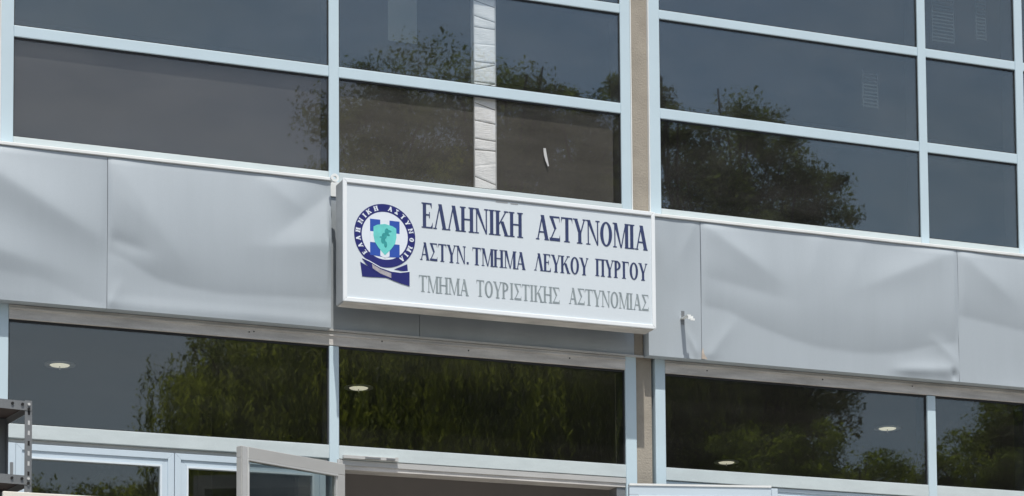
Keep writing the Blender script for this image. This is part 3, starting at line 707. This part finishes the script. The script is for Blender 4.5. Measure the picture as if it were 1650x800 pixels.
# ---------------------------------------------------------------- trees across the street, seen reflected in the glass
def quads_mesh(name, C, A, B_, m, parent):
    n = len(C); v = np.empty((n, 4, 3)); v[:, 0] = C-A-B_; v[:, 1] = C+A-B_*.3; v[:, 2] = C+A*.2+B_; v[:, 3] = C-A*.9+B_*.4
    me = bpy.data.meshes.new(name); me.vertices.add(4*n); me.vertices.foreach_set('co', v.ravel())
    me.loops.add(4*n); me.loops.foreach_set('vertex_index', np.arange(4*n, dtype=np.int32))
    me.polygons.add(n); me.polygons.foreach_set('loop_start', np.arange(0, 4*n, 4, dtype=np.int32)); me.polygons.foreach_set('loop_total', np.full(n, 4, dtype=np.int32))
    me.materials.append(m); me.update(); me.validate()
    o = bpy.data.objects.new(name, me); COL.objects.link(o); o.parent = parent; return o
def unit(n):
    v = rng.normal(size=(n, 3)); return v/np.linalg.norm(v, axis=1)[:, None]
def tree(name, x, y, base, blobs, label, cat, m, nleaf, size, willow=0, trunk=.28, group='trees across the street'):
    """blobs: list of (dx,dy,z,rx,ry,rz) ellipsoids that make up the crown"""
    t = empty(name, (x, y, 0), label, cat, group)
    tr = MB(); zt = min(b_[2] for b_ in blobs); k = Vector((0, 0, 0)); mid = Vector((random.uniform(-.2, .2), random.uniform(-.2, .2), base))
    tr.tube(k, mid, trunk, trunk*.75, 10)
    tips = []
    for (dx, dy, z, rx, ry, rz) in blobs:
        c = Vector((dx, dy, z)); j = mid+(c-mid)*.55+Vector((random.uniform(-.3, .3), random.uniform(-.3, .3), .3))
        tr.tube(mid, j, trunk*.5, trunk*.28, 7); tr.tube(j, c, trunk*.28, trunk*.1, 6)
        for i in range(7):
            e = c+Vector((random.uniform(-1, 1)*rx, random.uniform(-1, 1)*ry, random.uniform(-.7, 1)*rz))*.8; tr.tube(j.lerp(c, random.random()), e, trunk*.12, .015, 5); tips.append(e)
    tr.build('trunk', m_bark, t, fix=False)
    vol = np.array([b_[3]*b_[4]*b_[5] for b_ in blobs])**.8; vol /= vol.sum(); Cs = []
    for (dx, dy, z, rx, ry, rz), q in zip(blobs, vol):
        nc = max(14, int(150*q*len(blobs)**.5)); per = int(2.7*nleaf*q/nc)
        d = unit(nc)*(rng.uniform(.35, 1.08, nc)[:, None]); cc = d*np.array([rx, ry, rz])+np.array([dx, dy, z])
        sc = rng.uniform(.18, .5, nc)*min(1.3, (rx+rz)/3.2)
        for c_, s_ in zip(cc, sc):
            p = np.clip(rng.normal(size=(per, 3)), -1.7, 1.7)*s_*np.array([.75, .75, .5]); Cs.append(c_+p)
    Cn = np.concatenate(Cs); n = len(Cn)
    A = unit(n); N = unit(n); B_ = np.cross(A, N); B_ /= np.linalg.norm(B_, axis=1)[:, None]+1e-6
    s_ = size*.42*rng.uniform(.6, 1.4, n)[:, None]; big = rng.random(n) < .05; s_[big] *= 2.2
    C_, A_, BB = [Cn], [A*s_], [B_*s_*.55]
    low_ = [q_ for q_ in blobs if q_[2] < 12.5]
    if willow:      # hanging strands of narrow leaves
        for i in range(willow):
            b_ = low_[rng.integers(len(low_))]; nf = rng.random() < .6; a_ = rng.uniform(.1*math.pi, .9*math.pi) if nf else rng.uniform(0, 2*math.pi); rr = rng.uniform(.9, 1.45) if nf else rng.uniform(.5, 1.05)
            ex = rng.uniform(0, 1.5) if nf else 0
            p0 = np.array([0, ex, 0])+np.array([b_[0]+b_[3]*rr*math.cos(a_), b_[1]+b_[4]*rr*math.sin(a_), b_[2]+b_[5]*rng.uniform(-.5, .5)])
            L = rng.uniform(.8, 3.0); k_ = int(L/.045); tt = np.linspace(0, 1, k_)
            sway = rng.normal(size=2)*.18
            P_ = p0+np.stack([sway[0]*tt**2+rng.normal(size=k_)*.02, sway[1]*tt**2+rng.normal(size=k_)*.02, -L*tt], 1)
            dirs = np.stack([rng.normal(size=k_)*.5, rng.normal(size=k_)*.5, -np.ones(k_)], 1); dirs /= np.linalg.norm(dirs, axis=1)[:, None]
            sd_ = np.cross(dirs, unit(k_)); C_.append(P_); A_.append(dirs*.06); BB.append(sd_*.018)
    quads_mesh('crown', np.concatenate(C_), np.concatenate(A_), np.concatenate(BB), m, t)
    return t
TY = -24
# (pixel columns 220..1340 of the reflection <-> X 9..21.7 on this line)
tree('willow_tree', 11.6, TY, 5.0, [(-.9, 0, 9.4, 1.7, 1.9, 1.6), (.6, .3, 10.7, 1.9, 1.9, 1.7), (1.0, 0, 12.6, 1.5, 1.6, 1.5), (-.4, .2, 7.6, 2.2, 2, 1.4), (2.0, -.3, 9.0, 1.6, 1.8, 2.0), (1.5, .2, 14.0, 1.0, 1.1, .9), (-1.6, .3, 9.8, .8, 1.2, 1.2), (-.6, 2.3, 9.6, 1.3, .9, 1.0)],
     'weeping willow with hanging strands reflected left of the doorway', 'tree', m_leaf1, 45000, .062, willow=2600)
tree('plane_tree', 15.0, TY-1.2, 5.0, [(-1.5, 0, 15.1, 1.5, 1.6, 1.5), (.5, 0, 15.3, 1.6, 1.6, 1.6), (2.1, .2, 14.2, 1.4, 1.6, 1.9), (.9, .1, 15.8, 1.0, 1.1, .9), (2.4, 0, 15.2, 1.1, 1.1, .9), (0, 0, 12.9, 2.4, 1.8, 1.3), (-.4, .4, 11.2, 2.6, 2, 2.0), (1.6, 0, 10.4, 2.4, 2, 2.2), (-.6, 0, 8.0, 2.5, 2, 1.6), (2.2, 0, 8.0, 2, 2, 1.6), (-2.0, 2.6, 10.6, 1.2, .9, .8), (.4, 2.9, 10.0, 1.3, .9, .9), (2.2, 2.4, 10.8, 1.1, .9, .7)],
     'tall broad leaved tree reflected above and below the sign', 'tree', m_leaf2, 105000, .068, willow=3000, trunk=.36)
tree('plane_tree', 19.4, TY, 5.0, [(-1.3, 0, 15.4, .9, 1.1, 1.2), (.35, 0, 15.3, 1.0, 1.1, 1.35), (1.2, .2, 14.0, 1.1, 1.4, 1.3), (.2, 2.2, 10.2, 1.3, .9, .9), (-.4, 0, 12.8, 1.7, 1.8, 1.6), (.3, .1, 11.2, 1.8, 1.8, 1.5), (-1.0, 0, 9.6, 2, 2, 1.5), (.9, .3, 9.4, 1.2, 1.5, 1.2)],
     'dark leafy tree reflected in the windows right of the column', 'tree', m_leaf2, 80000, .066, trunk=.32)
tree('broadleaf_shrub', 22.9, -20.3, 4.0, [(-.4, 0, 8.8, 1.0, 1.0, .9), (.4, .2, 9.6, .9, 1.0, .8), (.2, 0, 7.8, 1.3, 1.1, .9)],
     'bright green small tree reflected at the lower right corner', 'tree', m_leaf3, 26000, .06, trunk=.16)
tree('broadleaf_shrub', 21.6, TY-3.0, 4.0, [(-.6, 0, 9.3, 1.5, 1.3, .9), (1.4, 0, 9.0, 1.7, 1.3, .9), (-1.5, .2, 8.4, 1.5, 1.3, 1.1), (3, 0, 8.5, 1.2, 1, 1)],
     'low leafy tree reflected under the bright gap in the right lower window', 'tree', m_leaf3, 34000, .06, trunk=.18)
tree('broadleaf_shrub', 7.9, TY-1, 3.5, [(-.8, 0, 7.6, 1.3, 1.2, .95), (.9, 0, 7.7, 1.3, 1.2, 1.0), (-2.4, 0, 7.4, 1.2, 1.2, .9)],
     'low leafy tree reflected in the closed sash by the rack', 'tree', m_leaf1, 26000, .06, trunk=.16)
tree('willow_tree', 10.9, -20.2, 4.0, [(-1.5, 0, 9.0, .9, .9, .9), (0, 0, 9.7, 1.2, 1.0, .9), (-.9, .2, 8.1, 1.4, 1.0, .9), (.9, 0, 8.6, 1.2, 1.0, 1.0), (1.9, .2, 9.7, .8, .8, .5)],
     'smaller weeping willow reflected in front of the bigger one', 'tree', m_leaf1, 26000, .055, willow=900, trunk=.15)
tree('broadleaf_shrub', 18.7, -20.0, 3.5, [(-1.1, 0, 8.2, 1.1, .9, .9), (.2, 0, 8.6, 1.0, .9, .7), (1.5, .1, 8.2, 1.0, .9, .7), (.3, .4, 7.6, 1.8, 1, .7)],
     'leafy green tree reflected low in the right lower window', 'tree', m_leaf3, 26000, .055, trunk=.14)
tree('plane_tree', 2.0, TY-3, 3.5, [(0, 0, 7.0, 2.2, 2, 1.6), (1.2, 0, 8, 1.5, 1.5, 1.2)], 'low round tree on the far left across the street', 'tree', m_leaf2, 20000, .07)
tree('plane_tree', 29.5, TY-2, 3.5, [(0, 0, 8.0, 2.2, 2, 2), (.6, 0, 10.2, 1.8, 1.7, 1.6)], 'rounded tree on the far right across the street', 'tree', m_leaf2, 22000, .07)
